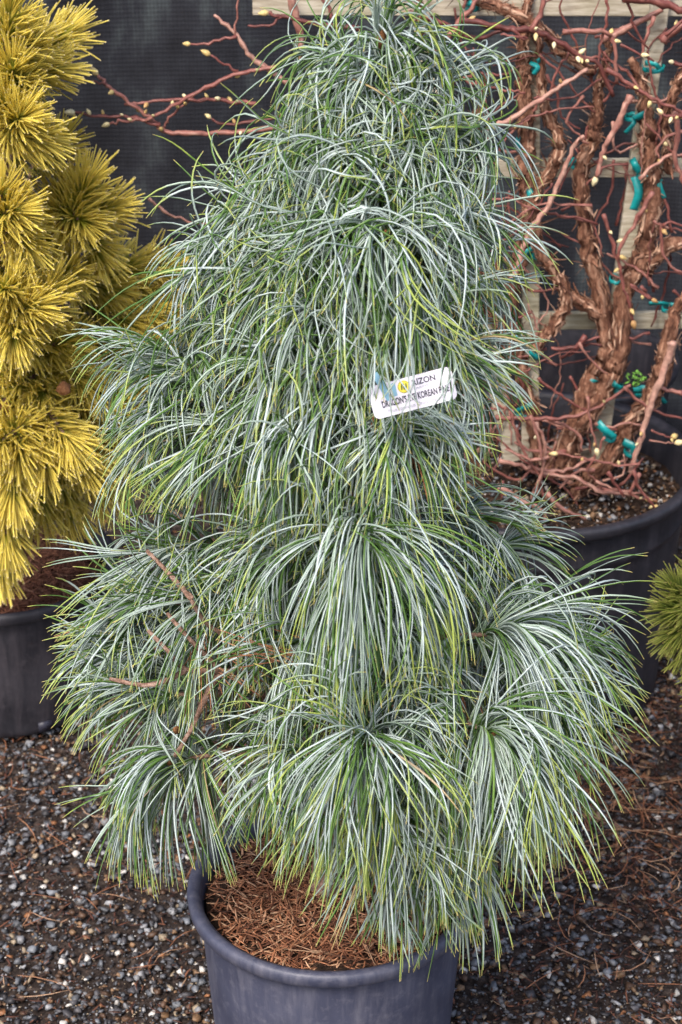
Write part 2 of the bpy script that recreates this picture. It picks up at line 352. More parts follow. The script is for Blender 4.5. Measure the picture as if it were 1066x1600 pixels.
def pot(label, loc, r, h, rb, mat, soilz, ring=None, soil_kind='bark'):
    t = thing('nursery_pot', label, 'plant pot', loc)
    b_, rm, inn = pot_profile(r, h, rb, .013 if r < .25 else .018, ring)
    for nm, pr in (('wall', b_+[(b_[-1][0]-.0025, b_[-1][1])]), ('rim', rm), ('inner_wall', inn)):
        V, F = lathe(pr, 128, .004, 3); V += np.array(loc); mesh(nm, V, F, mat, t)
    # soil disc
    rs = rb+(r-.018-rb)*(soilz/h)-.004; nr, na = 26, 96; q = []
    for i in range(nr):
        rr_ = rs*i/(nr-1); a = np.arange(na)/na*2*np.pi
        z = soilz + .006*np.sin(a*3+i*.4)*np.sin(i*.5)+rng.normal(0, .0022, na)*(i > 0); q.append(np.stack([rr_*np.cos(a), rr_*np.sin(a), z], -1))
    V = np.vstack(q)+np.array(loc); i = np.arange(nr-1)[:, None]*na; j = np.arange(na)[None, :]; j2 = (j+1) % na
    F = np.stack([i+j, i+j2, i+na+j2, i+na+j], -1).reshape(-1, 4)
    mesh('soil', V, F, MAT['soil'], t)
    return t, rs
def disc_xy(n, r): a = rng.uniform(0, 6.283, n); q = r*np.sqrt(rng.random(n)); return np.c_[q*np.cos(a), q*np.sin(a)]
# the pot of the pine
p1, rs = pot('faded blue grey plastic pot holding the weeping blue pine, in front', (.018, .010, 0), .191, .30, .156, MAT['pot'], .276)
n = 3600; xy = disc_xy(n, rs-.006)+[.018, .010]
V, F, A = straws(n, xy, .276+rng.uniform(.002, .013, n)*(1.2-(np.linalg.norm(xy-[.018, .010], axis=1)/rs)**4), (.008, .028), (.0014, .0034), .28)
n = 420; xy = disc_xy(n, rs-.026)+[.018, .010]
V2, F2, A2 = straws(n, xy, .290+rng.uniform(-.002, .004, n), (.03, .075), (.0011, .0016), .12, .5)
tag(mesh('needle_mulch', np.vstack([V, V2]), np.vstack([F, F2+len(V)]), MAT['dead'], p1, pattr={'rnd': np.r_[A, A2]}), 'brown dead needles covering the soil', kind='stuff')
# big pot of the vine
BP = np.array([.357, 1.018, 0.]); BR = .288
p2, rs = pot('very large black pot holding the climbing vine and its trellis', tuple(BP), BR, .441, .240, MAT['potdark'], .375, ring=.36)
n = 2600; xy = disc_xy(n, rs-.01)+BP[:2]; s_ = .0022+.006*rng.random(n)**2.5
w2 = np.array([.2, .1, .04, .02, .05, .25, .12, .07, .05, .10]); w2 /= w2.sum()
V, F, C = scatter_stones(xy, s_, .377+rng.uniform(0, .006, n), stone_cols(n, w2), .7)
tag(mesh('bark_and_perlite', V, F, MAT['pebble'], p2, smooth=False, pattr={'pc': C}), kind='stuff')
# pot of the golden pine
LP = np.array([-.56, .965, 0.])
p3, rs = pot('black pot under the golden pine at the left', tuple(LP), .200, .267, .168, MAT['potdark'], .235)
n = 3200; xy = disc_xy(n, rs-.01)+LP[:2]
V, F, A = straws(n, xy, .238+rng.uniform(0, .012, n), (.01, .05), (.0012, .0022), .2)
mesh('needle_mulch', V, F, MAT['debris'], p3, pattr={'rnd': np.clip(A*.5+.45, 0, 1)})['kind'] = 'stuff'
# dark drain slots near the foot of the left pot
for a in (-95, -62, -30, -130):
    q = LP + np.array([math.cos(R(a))*.1705, math.sin(R(a))*.1705, .022]); d = np.array([-math.sin(R(a)), math.cos(R(a)), 0]); o_ = np.array([math.cos(R(a)), math.sin(R(a)), 0])
    c = [q+d*sx*.012+np.array([0, 0, sz_*.009])+o_*so*.002 for so in (-1, 1) for sx, sz_ in ((-1, -1), (1, -1), (1, 1), (-1, 1))]
    mesh('drain_hole', np.array(c), BOXF, MAT['ink'], p3, False)
# a further pot behind the vine
q = P(905, 556, 1.50)
hb = q[2]
p5, rs = pot('black pot standing behind the vine pot, against the shade cloth', (q[0]-.02, 1.50, 0), .21, hb, .185, MAT['potdark'], hb-.16)

# ------------------------------------------------------------------ shade cloth
def cz(x, y): return 0
nx, nz = 200, 60
X, Z = np.meshgrid(np.linspace(-3, 3, nx), np.linspace(-.01, 2.1, nz))
Yc = 1.80+.018*np.sin(X*3.1+.6)+.010*np.sin(X*9+Z*3)+.006*np.sin(X*17-Z*6+1)+.012*np.sin(Z*5+X*1.3)
i = (np.arange(nz-1)[:, None]*nx+np.arange(nx-1)[None, :]).ravel()
F1 = np.stack([i, i+1, i+nx+1, i+nx], -1)
V = np.vstack([np.stack([X, Yc, Z], -1).reshape(-1, 3), np.stack([X, Yc+.002, Z], -1).reshape(-1, 3)])
o = mesh('shade_cloth', V, np.vstack([F1, F1[:, ::-1]+nx*nz]), MAT['cloth'])
tag(o, 'dark grey woven shade cloth hanging as a screen behind all the plants', 'shade cloth')

# ------------------------------------------------------------------ trellis
YT = 1.03
t = thing('trellis', 'weathered wooden fan trellis standing in the vine pot', 'trellis', (BP[0], YT, .37))
for (xa, ya, xb, yb, hh) in ((395, 6, 1120, 8, .034), (735, 262, 1100, 262, .030), (690, 502, 1085, 499, .030), (785, 708, 952, 708, .024)):
    V, F = bar(P(xa, ya, YT+.012), P(xb, yb, YT+.012), hh, .012); mesh('slat', V, F, MAT['wood'], t, False)
for (xa, ya, xb, yb) in ((1040, -60, 934, 712), (830, -60, 828, 712), (640, -60, 800, 712)):
    V, F = bar(P(xa, ya, YT-.004), P(xb, yb+6, YT-.004), .029, .018); mesh('stake', V, F, MAT['wood'], t, False)

# ------------------------------------------------------------------ vine
PXM = 1/930.
vine = thing('climbing_vine', 'leafless climbing vine with peeling brown bark, red twigs and yellow buds', 'vine', (BP[0], YT, .375))
def vpath(pts, off, n, jit=.0):
    q = np.array([P(a[0], a[1], YT-off+(a[2] if len(a) > 2 else 0)) for a in pts]); s = spline(q, n)
    s[1:-1] += rng.normal(0, jit, (n-2, 3)); return s
def shag(pts, r, off=.03, nstrip=60, ends=1.0, jit=.002, start=1.0):
    L_ = sum(math.dist(a[:2], b_[:2]) for a, b_ in zip(pts, pts[1:])); n = max(8, int(L_/7)); path = vpath(pts, off, n, jit)
    rad = .84*r*PXM*np.interp(np.linspace(0, 1, n), [0, .25, 1], [start, 1, ends])*(1+rng.normal(0, .09, n)); V, F = tube(path, rad, 12, .10, int(rng.integers(1e6)))
    mesh('trunk', V, F, MAT['vinebark'], vine)
    mb = MB(); T = nrm(np.gradient(path, axis=0)); ns = int(nstrip*L_/200)
    for _ in range(ns):
        i = rng.integers(0, n-2); ln = int(rng.integers(3, 7)); j = min(n-1, i+ln); seg = spline(path[i:j+1], 6); a = rng.uniform(0, 6.283)
        tt = T[i]; b1 = nrm(np.cross(tt, [.2, .9, .1])); b2 = np.cross(tt, b1); o_ = b1*math.cos(a)+b2*math.sin(a); s = np.cross(tt, o_)
        lift = rng.uniform(.9, 1.15)*rad[i]; fl = rng.exponential(.004); flt = rng.exponential(.35)
        w_ = rng.uniform(.0015, .0045); u = np.linspace(0, 1, 6)
        c = seg + o_*(lift+fl*(2*u-1)**2*(1+flt))[:, None] + s*(rng.normal(0, .003)*u)[:, None]
        ww = w_*np.array([.2, .8, 1, 1, .7, .2]); th = .0005
        V = np.stack([c-s*ww[:, None], c+s*ww[:, None], c+s*ww[:, None]-o_*th, c-s*ww[:, None]-o_*th], 1).reshape(-1, 3)
        F = np.array([[q*4+k, q*4+(k+1) % 4, q*4+4+(k+1) % 4, q*4+4+k] for q in range(5) for k in range(4)])
        mb.add(V, F, rng.random())
    if ns: tag(mb.build('peeling_bark', MAT['strip'], vine, False), kind='stuff')
    return path
trunks = [
 ([(952, 62), (944, 105), (936, 150), (931, 190), (925, 222), (906, 268), (912, 330), (917, 385), (934, 440), (946, 505), (944, 560), (922, 598), (905, 650), (890, 700), (878, 745)], 11, .030, 1.6),
 ([(985, 92), (1000, 120), (1006, 155), (1010, 195), (1012, 235), (1020, 275), (1019, 320), (1012, 370), (1005, 400), (986, 432), (973, 470), (971, 525), (962, 570), (945, 605), (925, 640), (898, 672), (876, 715), (862, 742)], 15, .034, 1.15),
 ([(1085, 440), (1058, 480), (1044, 530), (1038, 565), (1026, 602), (1004, 640), (983, 668), (960, 702), (922, 750), (898, 772)], 15, .045, 1.1),
 ([(828, -20), (822, 40), (818, 100), (820, 160), (824, 220), (822, 280), (828, 330), (812, 400), (800, 470), (812, 560), (830, 640), (845, 720)], 12, .026, 1),
 ([(842, 60), (846, 130), (858, 180), (874, 225), (862, 268), (838, 300), (832, 350), (850, 400), (872, 432), (884, 462), (878, 490), (856, 520), (835, 545)], 10, .038, 1),
 ([(948, 500), (920, 478), (885, 462)], 11, .034, .9),
 ([(1100, 372), (1060, 380), (1030, 398), (1004, 420), (985, 440)], 11, .040, 1.1),
 ([(700, -15), (760, 5), (810, 25), (850, 50), (880, 80), (930, 112)], 10, .030, .8),
 ([(760, 120), (745, 200), (750, 280), (742, 360), (750, 440), (780, 500), (800, 560)], 9, .02, 1.1),
 ([(650, -10), (668, 60), (700, 120), (690, 200), (720, 300), (715, 420), (760, 500)], 8, .016, 1.1),
 ([(1100, 60), (1072, 110), (1052, 140), (1040, 190), (1042, 230), (1050, 270)], 8, .03, .8)]
for pts, r, off, en in trunks: shag(pts, r, off, 95, en, start=.45)
buds = []
def bud(p, d, s=1.0, par=vine, mat='bud'):
    d = nrm(d); r = np.array([.25, .75, 1, .85, .5, .12])*.0042*s; z = np.array([0, .002, .005, .009, .012, .0145])*s
    V, F = tube(p+d*z[:, None], r, 8, .05, 1); mb = MB(); mb.add(V, F, rng.random()); return mb.build('bud', MAT[mat], par)
NB = [0]
def twig(pts, r, off=.05, col=None, nb=4, tipbud=True, name='twig'):
    L_ = sum(math.dist(a[:2], b_[:2]) for a, b_ in zip(pts, pts[1:])); n = max(7, int(L_/8)); path = vpath(pts, off, n, .0013)
    col = rng.random()*.7+.1 if col is None else col
    rad = .80*r*PXM*np.linspace(1, .6, n)*(1+.22*(np.arange(n) % 5 == 0)+rng.normal(0, .05, n)); V, F = tube(path, rad, 8, .05, 3); mb = MB()
    mb.add(V, F, np.clip(col+rng.normal(0, .12, len(V)), 0, 1)); mb.build(name, MAT['twig'], vine)
    T = nrm(np.gradient(path, axis=0))
    if NB[0] < 98:
        if tipbud: bud(path[-1], T[-1], rng.uniform(.8, 1.3)); NB[0] += 1
        for _ in range(nb):
            if NB[0] > 98: break
            i = rng.integers(1, n-1); o_ = nrm(np.cross(T[i], rng.standard_normal(3))+T[i]*.5+[0, -.3, 0]); bud(path[i]+o_*rad[i]*.8, o_, rng.uniform(.5, .95)); NB[0] += 1
    return path
TW = [
 ([(800, 440), (815, 395), (833, 352), (862, 312), (880, 268), (900, 226), (912, 213)], 6.5, .075, .9, 1, 0),
 ([(765, 202), (795, 188), (850, 152), (890, 126), (918, 108)], 6, .07, .95, 1, 0),
 ([(948, 108), (985, 130), (1012, 150), (1050, 168), (1080, 180)], 4.5, .08, .45, 3, 0),
 ([(985, 150), (972, 182), (952, 218), (940, 242), (932, 276)], 6.5, .08, .75, 1, 1),
 ([(795, 202), (840, 180), (872, 172), (928, 167)], 2.6, .06, .5, 1, 0),
 ([(925, 321), (880, 320), (860, 317), (832, 325), (800, 345)], 2.6, .06, .55, 0, 0),
 ([(1050, 535), (1044, 562), (1030, 600), (1014, 642), (1000, 690), (986, 738)], 8, .11, .98, 3, 0),
 ([(775, 652), (830, 655), (890, 652), (940, 632), (985, 602)], 4.8, .08, .5, 1, 0),
 ([(1000, 725), (960, 726), (910, 716), (872, 709)], 2.8, .12, .5, 2, 1),
 ([(985, 772), (930, 765), (900, 746), (850, 740)], 5, .10, .85, 0, 0),
 ([(990, 735), (1000, 765), (1015, 785), (1028, 800)], 3.6, .14, .4, 3, 1),
 ([(943, 335), (955, 372), (968, 418), (978, 455), (984, 480), (989, 500)], 4, .08, .35, 4, 1),
 ([(1020, 300), (1005, 325), (992, 352), (972, 382), (968, 405)], 5, .085, .5, 3, 0),
 ([(720, 30), (780, 42), (830, 46), (860, 58), (900, 85), (935, 102), (958, 150)], 6.5, .07, .12, 9, 0),
 ([(975, -6), (1030, 4), (1060, 14), (1090, 22)], 9, .06, .3, 2, 0),
 ([(940, 62), (965, 52), (1000, 32), (1035, 15)], 8, .03, .7, 0, 0),
 ([(1022, 26), (1010, 55), (1003, 88)], 4, .05, .55, 0, 0),
 ([(1035, 64), (1060, 45), (1090, 30)], 9, .05, .5, 1, 0),
 ([(1040, 55), (1090, 10)], 4, .07, .2, 2, 1),
 ([(880, 50), (915, 48), (945, 50), (958, 62), (962, 95), (965, 130)], 5, .06, .6, 2, 0),
 ([(970, 70), (1000, 85), (1022, 96)], 2.6, .07, .35, 1, 0),
 ([(912, 150), (895, 170), (884, 190), (900, 205), (920, 225)], 3, .055, .6, 0, 0),
 ([(958, 190), (960, 232), (975, 236), (995, 225)], 3, .055, .8, 0, 0),
 ([(842, 85), (870, 110), (905, 150), (930, 175)], 2.6, .05, .4, 0, 0),
 ([(1066, 180), (1050, 181), (1036, 178)], 4, .10, .2, 2, 1),
 ([(1090, 95), (1066, 102), (1052, 98)], 5, .10, .15, 2, 1),
 ([(1066, 205), (1040, 215), (1026, 235), (1030, 248)], 3, .06, .6, 1, 1),
 ([(1000, 280), (1040, 245), (1090, 240)], 4, .06, .8, 0, 0),
 ([(1055, 175), (1060, 210), (1055, 250), (1070, 290)], 6, .065, .6, 2, 1),
 ([(1022, 345), (1034, 362), (1036, 400), (1060, 425), (1090, 430)], 3.4, .07, .5, 1, 0),
 ([(1036, 352), (1050, 348), (1090, 358)], 3.2, .07, .35, 0, 0),
 ([(1010, 455), (1000, 448), (1018, 468), (985, 447)], 2.6, .08, .4, 0, 0),
 ([(985, 445), (1005, 458), (1018, 467)], 2.6, .08, .4, 1, 1),
 ([(915, 525), (900, 540), (880, 546), (862, 544)], 5, .05, .25, 0, 0),
 ([(905, 535), (925, 565), (950, 585)], 2.6, .07, .7, 0, 0),
 ([(1066, 615), (1050, 612), (1030, 605)], 5, .09, .6, 0, 0),
 ([(918, 620), (922, 660), (932, 700)], 3, .10, .6, 1, 1),
 ([(975, 605), (1010, 635), (1070, 655)], 3.5, .085, .5, 0, 0),
 ([(1018, 672), (1036, 680), (1050, 683)], 2, .12, .4, 1, 1),
 ([(1015, 688), (1040, 690), (1054, 692)], 2, .12, .8, 0, 1),
 ([(1000, 740), (985, 770), (1008, 780)], 4, .12, .6, 1, 1),
 ([(800, 640), (815, 700), (840, 740), (850, 780)], 3.5, .10, .5, 0, 0),
 ([(838, 660), (852, 700), (845, 745), (830, 780)], 4, .11, .8, 0, 0),
 ([(780, 760), (820, 785), (850, 800), (852, 815)], 5.5, .17, .85, 0, 0),
 ([(855, 770), (880, 795), (915, 812)], 5, .16, .75, 0, 0),
 ([(950, 738), (965, 760), (975, 775)], 4, .13, .3, 0, 0),
 ([(830, 650), (842, 690), (850, 720)], 3.5, .13, .7, 1, 0),
 ([(780, 720), (830, 730), (880, 735), (930, 715)], 5, .09, .8, 0, 0),
 # shoots reaching left across the cloth
 ([(450, 130), (400, 95), (370, 55), (335, 24)], 5, .07, .9, 0, 0),
 ([(370, 57), (335, 66), (298, 69)], 3.2, .075, .4, 0, 1),
 ([(480, 190), (400, 205), (320, 208), (256, 204), (238, 186), (200, 158), (172, 138), (153, 118)], 5, .07, .62, 5, 1),
 ([(430, 105), (370, 116), (300, 150), (235, 184), (205, 188), (172, 193)], 3.8, .08, .5, 5, 1),
 ([(250, 195), (212, 184), (160, 182), (118, 176)], 3.6, .075, .3, 3, 1),
 ([(400, 162), (345, 158), (300, 155), (240, 158), (195, 163)], 3.8, .065, .4, 6, 0),
 ([(255, 200), (268, 182), (300, 152), (350, 124)], 2.6, .06, .5, 2, 0),
 ([(372, 112), (350, 100), (329, 86)], 2.6, .07, .3, 0, 1),
 ([(368, 56), (370, 25), (374, -15)], 2.4, .07, .6, 0, 0),
 ([(165, 132), (150, 127), (132, 126)], 2.2, .075, .2, 0, 1),
 ([(440, 180), (400, 190), (350, 195), (330, 185)], 3.2, .075, .1, 2, 1),
 ([(560, 45), (500, 38), (440, 26), (420, 20)], 5, .06, .2, 3, 1),
 ([(440, 26), (420, 38), (388, 40)], 3, .06, .2, 2, 1),
 ([(452, -15), (458, 10), (470, 60), (462, 110)], 9, .03, .75, 0, 0),
 ([(520, 30), (500, -15)], 4, .06, .4, 0, 0),
 ([(700, 100), (740, 130), (790, 140), (820, 145)], 3, .05, .45, 0, 0),
 ([(640, 20), (700, 40), (740, 60), (800, 42)], 5, .05, .2, 4, 0),
 ([(700, 60), (730, 20), (760, -15)], 6, .05, .6, 0, 0),
 ([(830, 48), (846, 20), (850, -15)], 6, .07, .45, 2, 0),
 ([(860, 150), (866, 120), (880, 96), (890, 80)], 3, .05, .4, 1, 0),
 ([(820, 62), (800, 55), (783, 54)], 3, .09, .35, 0, 1),
 ([(800, 45), (815, 55), (824, 60)], 3, .09, .35, 0, 1),
 ([(233, 310), (250, 325), (290, 345), (340, 350)], 3, .02, .8, 0, 0),
]
for pts, r, off, col, nb, tb in TW: twig(pts, r, off, col, nb, bool(tb))
for _ in range(120):                     # finer twigs filling the framework
    x, y = rng.uniform(700, 1066), rng.uniform(-10, 760)
    if y > 560 and x > 900: continue
    a = rng.uniform(0, 6.283); pts = [(x, y)]; L_ = rng.uniform(25, 60)
    for _k in range(3): a += rng.normal(0, .5); pts.append((pts[-1][0]+math.cos(a)*L_, pts[-1][1]+math.sin(a)*L_))
    if any(400 < q[1] < 480 and 880 < q[0] < 940 for q in pts): continue
    twig(pts, rng.uniform(1.4, 3.4), rng.uniform(-.0, .06), None, int(rng.random() < .45), False, 'thin_twig')

for _ in range(30):                     # dry runners sprawling over the soil
    x, y = rng.uniform(770, 1010), rng.uniform(650, 790); a = rng.normal(0, .6)+(math.pi if rng.random() < .5 else 0); pts = [(x, y)]; L_ = rng.uniform(25, 50)
    for _k in range(3): a += rng.normal(0, .45); pts.append((pts[-1][0]+math.cos(a)*L_, pts[-1][1]+math.sin(a)*L_*.6))
    if max(q[1] for q in pts) > 800 or max(q[0] for q in pts) > 1040: continue
    twig(pts, rng.uniform(2, 4.2), rng.uniform(.02, .12), rng.uniform(.4, .95), 0, False, 'runner')

# ------------------------------------------------------------------ teal ties
def strip(mb, pts, wdir, w_, th=.0007):
    c = spline(pts, 16); T = nrm(np.gradient(c, axis=0)); wd = nrm(np.asarray(wdir, float)-T*(T@np.asarray(wdir, float))[:, None]); nn = np.cross(T, wd)
    V = np.stack([c-wd*w_/2, c+wd*w_/2, c+wd*w_/2+nn*th, c-wd*w_/2+nn*th], 1).reshape(-1, 3)
    F = np.array([[q*4+k, q*4+(k+1) % 4, q*4+4+(k+1) % 4, q*4+4+k] for q in range(15) for k in range(4)]+[[3, 2, 1, 0], [60, 61, 62, 63]]); mb.add(V, F)
TG = 'teal plastic ties holding the vine to the trellis'
def tie(px, py, r, wpx, tails, label, off=.0, tilt=0, fy=.032):
    c = P(px, py, YT-off); t = thing('plant_tie', label, 'plant tie', tuple(c), TG); mb = MB()
    a = np.linspace(0, 2*np.pi, 15); rx, ry = r*PXM*.85, fy*.55
    pts = np.stack([c[0]+rx*np.cos(a), c[1]-.012+ry*np.sin(a), c[2]+tilt*rx*np.cos(a)+.0015*np.sin(5*a)], -1); strip(mb, pts, (.25, .3, 1), wpx*PXM*.8)
    mb.build('loop', MAT['teal'], t)
    k0 = np.array([c[0], c[1]-.012-ry, c[2]])
    for (sx, sy, ex, ey, w_) in tails:
        mb = MB(); A = P(sx, sy, k0[1]-.004); B = P(ex, ey, k0[1]-.010); mid = (A+B)/2+np.array([rng.normal(0, .004), -.006, .004])
        d = nrm(B-A); strip(mb, [A, mid, B], np.cross(d, [0, 1, 0.25]), w_*PXM*.85); mb.build('tail', MAT['teal'], t)
tie(833, 100, 12, 7, [(828, 98, 834, 116, 8), (838, 92, 842, 98, 6)], 'small teal tie on the upper left vine stem near the top slat')
tie(820, 226, 15, 11, [(810, 215, 812, 232, 7)], 'knotted teal tie on the left stem just above the second slat')
tie(832, 316, 10, 9, [(822, 290, 834, 322, 12)], 'teal tie with short tail at the blue pine needle tips below the second slat')
tie(838, 392, 14, 11, [(840, 386, 818, 402, 10)], 'teal tie round the curved left stem beside the pine needle tips')
tie(1019, 103, 19, 9, [(1008, 98, 1030, 108, 9)], 'short wide teal tie high on the right stake')
tie(990, 180, 16, 8, [(1010, 176, 990, 186, 13), (992, 184, 977, 208, 8)], 'teal tie with a long drooping tail left of the pale bark stem')
tie(895, 251, 12, 9, [(888, 246, 890, 258, 8)], 'tiny teal tie peeping out behind the pink twig over the second slat')
tie(998, 256, 12, 8, [(988, 248, 1000, 270, 12)], 'teal tie crossing the second slat beside the right stem')
tie(1012, 279, 22, 9, [(992, 276, 990, 328, 15), (1028, 276, 1037, 310, 11), (995, 276, 1034, 284, 10)], 'large teal tie with two long hanging tails under the second slat')
tie(960, 432, 10, 7, [], 'small teal tie in the fork of the middle stems', off=.02)
tie(1050, 478, 20, 8, [(1045, 476, 1014, 474, 8)], 'teal tie with a tail pointing left at the right edge above the third slat')
tie(806, 530, 12, 9, [(800, 523, 822, 538, 11), (828, 545, 842, 560, 11)], 'teal tie behind the pine needle tips below the third slat')
tie(932, 600, 16, 10, [(924, 604, 934, 592, 9)], 'teal tie where the middle stems meet the back of the pot rim')
tie(964, 602, 9, 9, [(958, 598, 970, 607, 11)], 'small teal tie between the middle stem and the green shoot', off=.02)
tie(1006, 608, 18, 10, [(990, 610, 1022, 612, 13), (1032, 618, 1040, 630, 9)], 'teal tie on the right stem beside the small green shoot')
tie(952, 676, 12, 10, [(934, 660, 960, 684, 15)], 'slanting teal tie across the stems inside the pot', off=.03)
tie(985, 700, 13, 10, [(974, 690, 992, 708, 15)], 'lowest teal tie, low on the right stem inside the pot', off=.04)
tie(820, 640, 16, 9, [(806, 644, 832, 632, 12)], 'teal tie round the left stake just above the pot rim')
tie(738, 8, 12, 8, [(732, 2, 742, 14, 10)], 'teal tie at the top slat just right of the pine top')
# small green shoot on the vine
c = P(993, 592, YT-.07); mb = MB()
for _ in range(26):
    d = nrm(rng.standard_normal(3)+[0, -.3, .3]); p0 = c+rng.normal(0, .006, 3); s = nrm(np.cross(d, [0, 0, 1])+1e-3)
    L_ = rng.uniform(.006, .013); V = np.array([p0, p0+d*L_*.5+s*.003, p0+d*L_, p0+d*L_*.5-s*.003]); V = np.vstack([V, V+np.cross(d, s)*.0004]); mb.add(V, BOXF)
mb.build('green_shoot', MAT['leafgreen'], vine, False)

# ------------------------------------------------------------------ needles
def needles(base, d0, Ln, k, curl, width, S=11, kprof=(1.0, .25), taper=.72):
    n = len(base); ds = Ln/S; p = base.copy(); d = nrm(d0); ref = nrm(np.cross(d, nrm(rng.standard_normal((n, 3)))))
    down = np.array([0, 0, -1.]); rings = []
    for i in range(S+1):
        t = i/S; b1 = nrm(ref-d*np.sum(ref*d, 1, keepdims=True)); b2 = np.cross(d, b1); ref = b1
        wv = width*.5*(min(1, .75+t*2) if t < .5 else 1-taper*((t-.5)*2)**3)
        rings.append(np.stack([p+(b1*math.cos(a)+b2*math.sin(a))*wv[:, None] for a in (0, 2.094, 4.189)], 1))
        p = p+d*ds[:, None]
        d = nrm(d+down*(k*ds*(kprof[0]+kprof[1]*t))[:, None]+np.cross(curl, d)*(ds*(1.2 if t < .6 else .8))[:, None])
    V = np.stack(rings, 1)
    bF = np.array([[i*3+j, i*3+(j+1) % 3, i*3+3+(j+1) % 3, i*3+3+j] for i in range(S) for j in range(3)])
    F = (bF[None]+(np.arange(n)*(S+1)*3)[:, None, None]).reshape(-1, 4)
    u = np.tile(np.repeat(np.arange(S+1)/S, 3), n); side = np.tile(np.tile([0, .45, .9], S), n)
    return V.reshape(-1, 3), F, u, side
def needle_obj(name, m, parent, parts, S):
    Vs, Fs, U, SD, RN, TI = [], [], [], [], [], []; off = 0
    for (V, F, u, sd_, rn, ti) in parts:
        Vs.append(V); Fs.append(F+off); off += len(V); U.append(u); SD.append(sd_); k = len(u)//len(rn); RN.append(np.repeat(rn, k)); TI.append(np.repeat(ti, k))
    return mesh(name, np.vstack(Vs), np.vstack(Fs), m, parent, True, {'u': np.concatenate(U), 'rnd': np.concatenate(RN), 'tint': np.concatenate(TI)}, {'side': np.concatenate(SD)})
def perp(d):
    a = nrm(rng.standard_normal((len(d), 3))); return nrm(a-d*np.sum(a*d, 1, keepdims=True))
def tuft(tip, d, nf, Lm, droop, curl, wid=.0027, shoot=.055, per=5, yel=0):
    """long needles in bundles of five along the last centimetres of a shoot"""
    d = nrm(d); s = rng.random(nf)**1.5; b0 = tip-d*(s*shoot)[:, None]; D = np.repeat(d[None], nf, 0)
    th = R(10)+s*R(58)+np.abs(rng.normal(0, R(17), nf)); pr = perp(D); fd = D*np.cos(th)[:, None]+pr*np.sin(th)[:, None]
    Lf = Lm*rng.uniform(.82, 1.12, nf)*(1-.12*s); kf = droop*rng.uniform(.65, 1.35, nf); cf = rng.normal(0, curl*1.5, (nf, 3))
    ix = np.repeat(np.arange(nf), per); n = nf*per
    V, F, u, sd_ = needles(b0[ix]+rng.normal(0, .0012, (n, 3)), fd[ix]+rng.normal(0, .055, (n, 3)), Lf[ix]*rng.uniform(.93, 1.04, n), kf[ix]*rng.uniform(.85, 1.15, n), cf[ix]+rng.normal(0, curl*.45, (n, 3)), wid*rng.uniform(.68, 1.12, n))
    rn = np.clip(rng.random(nf)[ix]*.7+rng.random(n)*.3, 0, 1); ti = np.clip(rng.random(nf)[ix]*.55+rng.random(n)*.45+yel, 0, 1)
    return V, F, u, sd_, rn, ti

# ------------------------------------------------------------------ the weeping blue pine
pine = thing('pine_tree', 'variegated blue green pine with long drooping needles, in the front pot', 'pine tree', (0, 0, .28))
A0, A1 = P(512, 1340, 0), P(600, 60, 0)
def axis(z):
    t = (z-A0[2])/(A1[2]-A0[2]); return np.array([A0[0]+(A1[0]-A0[0])*t, 0.0])
rowpy = np.array([20, 100, 200, 300, 400, 500, 600, 700, 800, 900, 1000, 1100, 1200, 1300])
rowR = np.array([.01, .03, .05, .085, .10, .13, .165, .145, .115, .175, .225, .235, .21, .15])
rowz = np.array([P(560, y, 0)[2] for y in rowpy])
def Rz(z): return np.interp(-z, -rowz, rowR)
def front(px, py, f=1.0):
    Y = -.1
    for _ in range(8):
        q = P(px, py, Y); ax = axis(q[2]); r = Rz(q[2])*f; dx = q[0]-ax[0]; Y = -math.sqrt(max(r*r-dx*dx, (.12*r)**2))
    return P(px, py, Y)
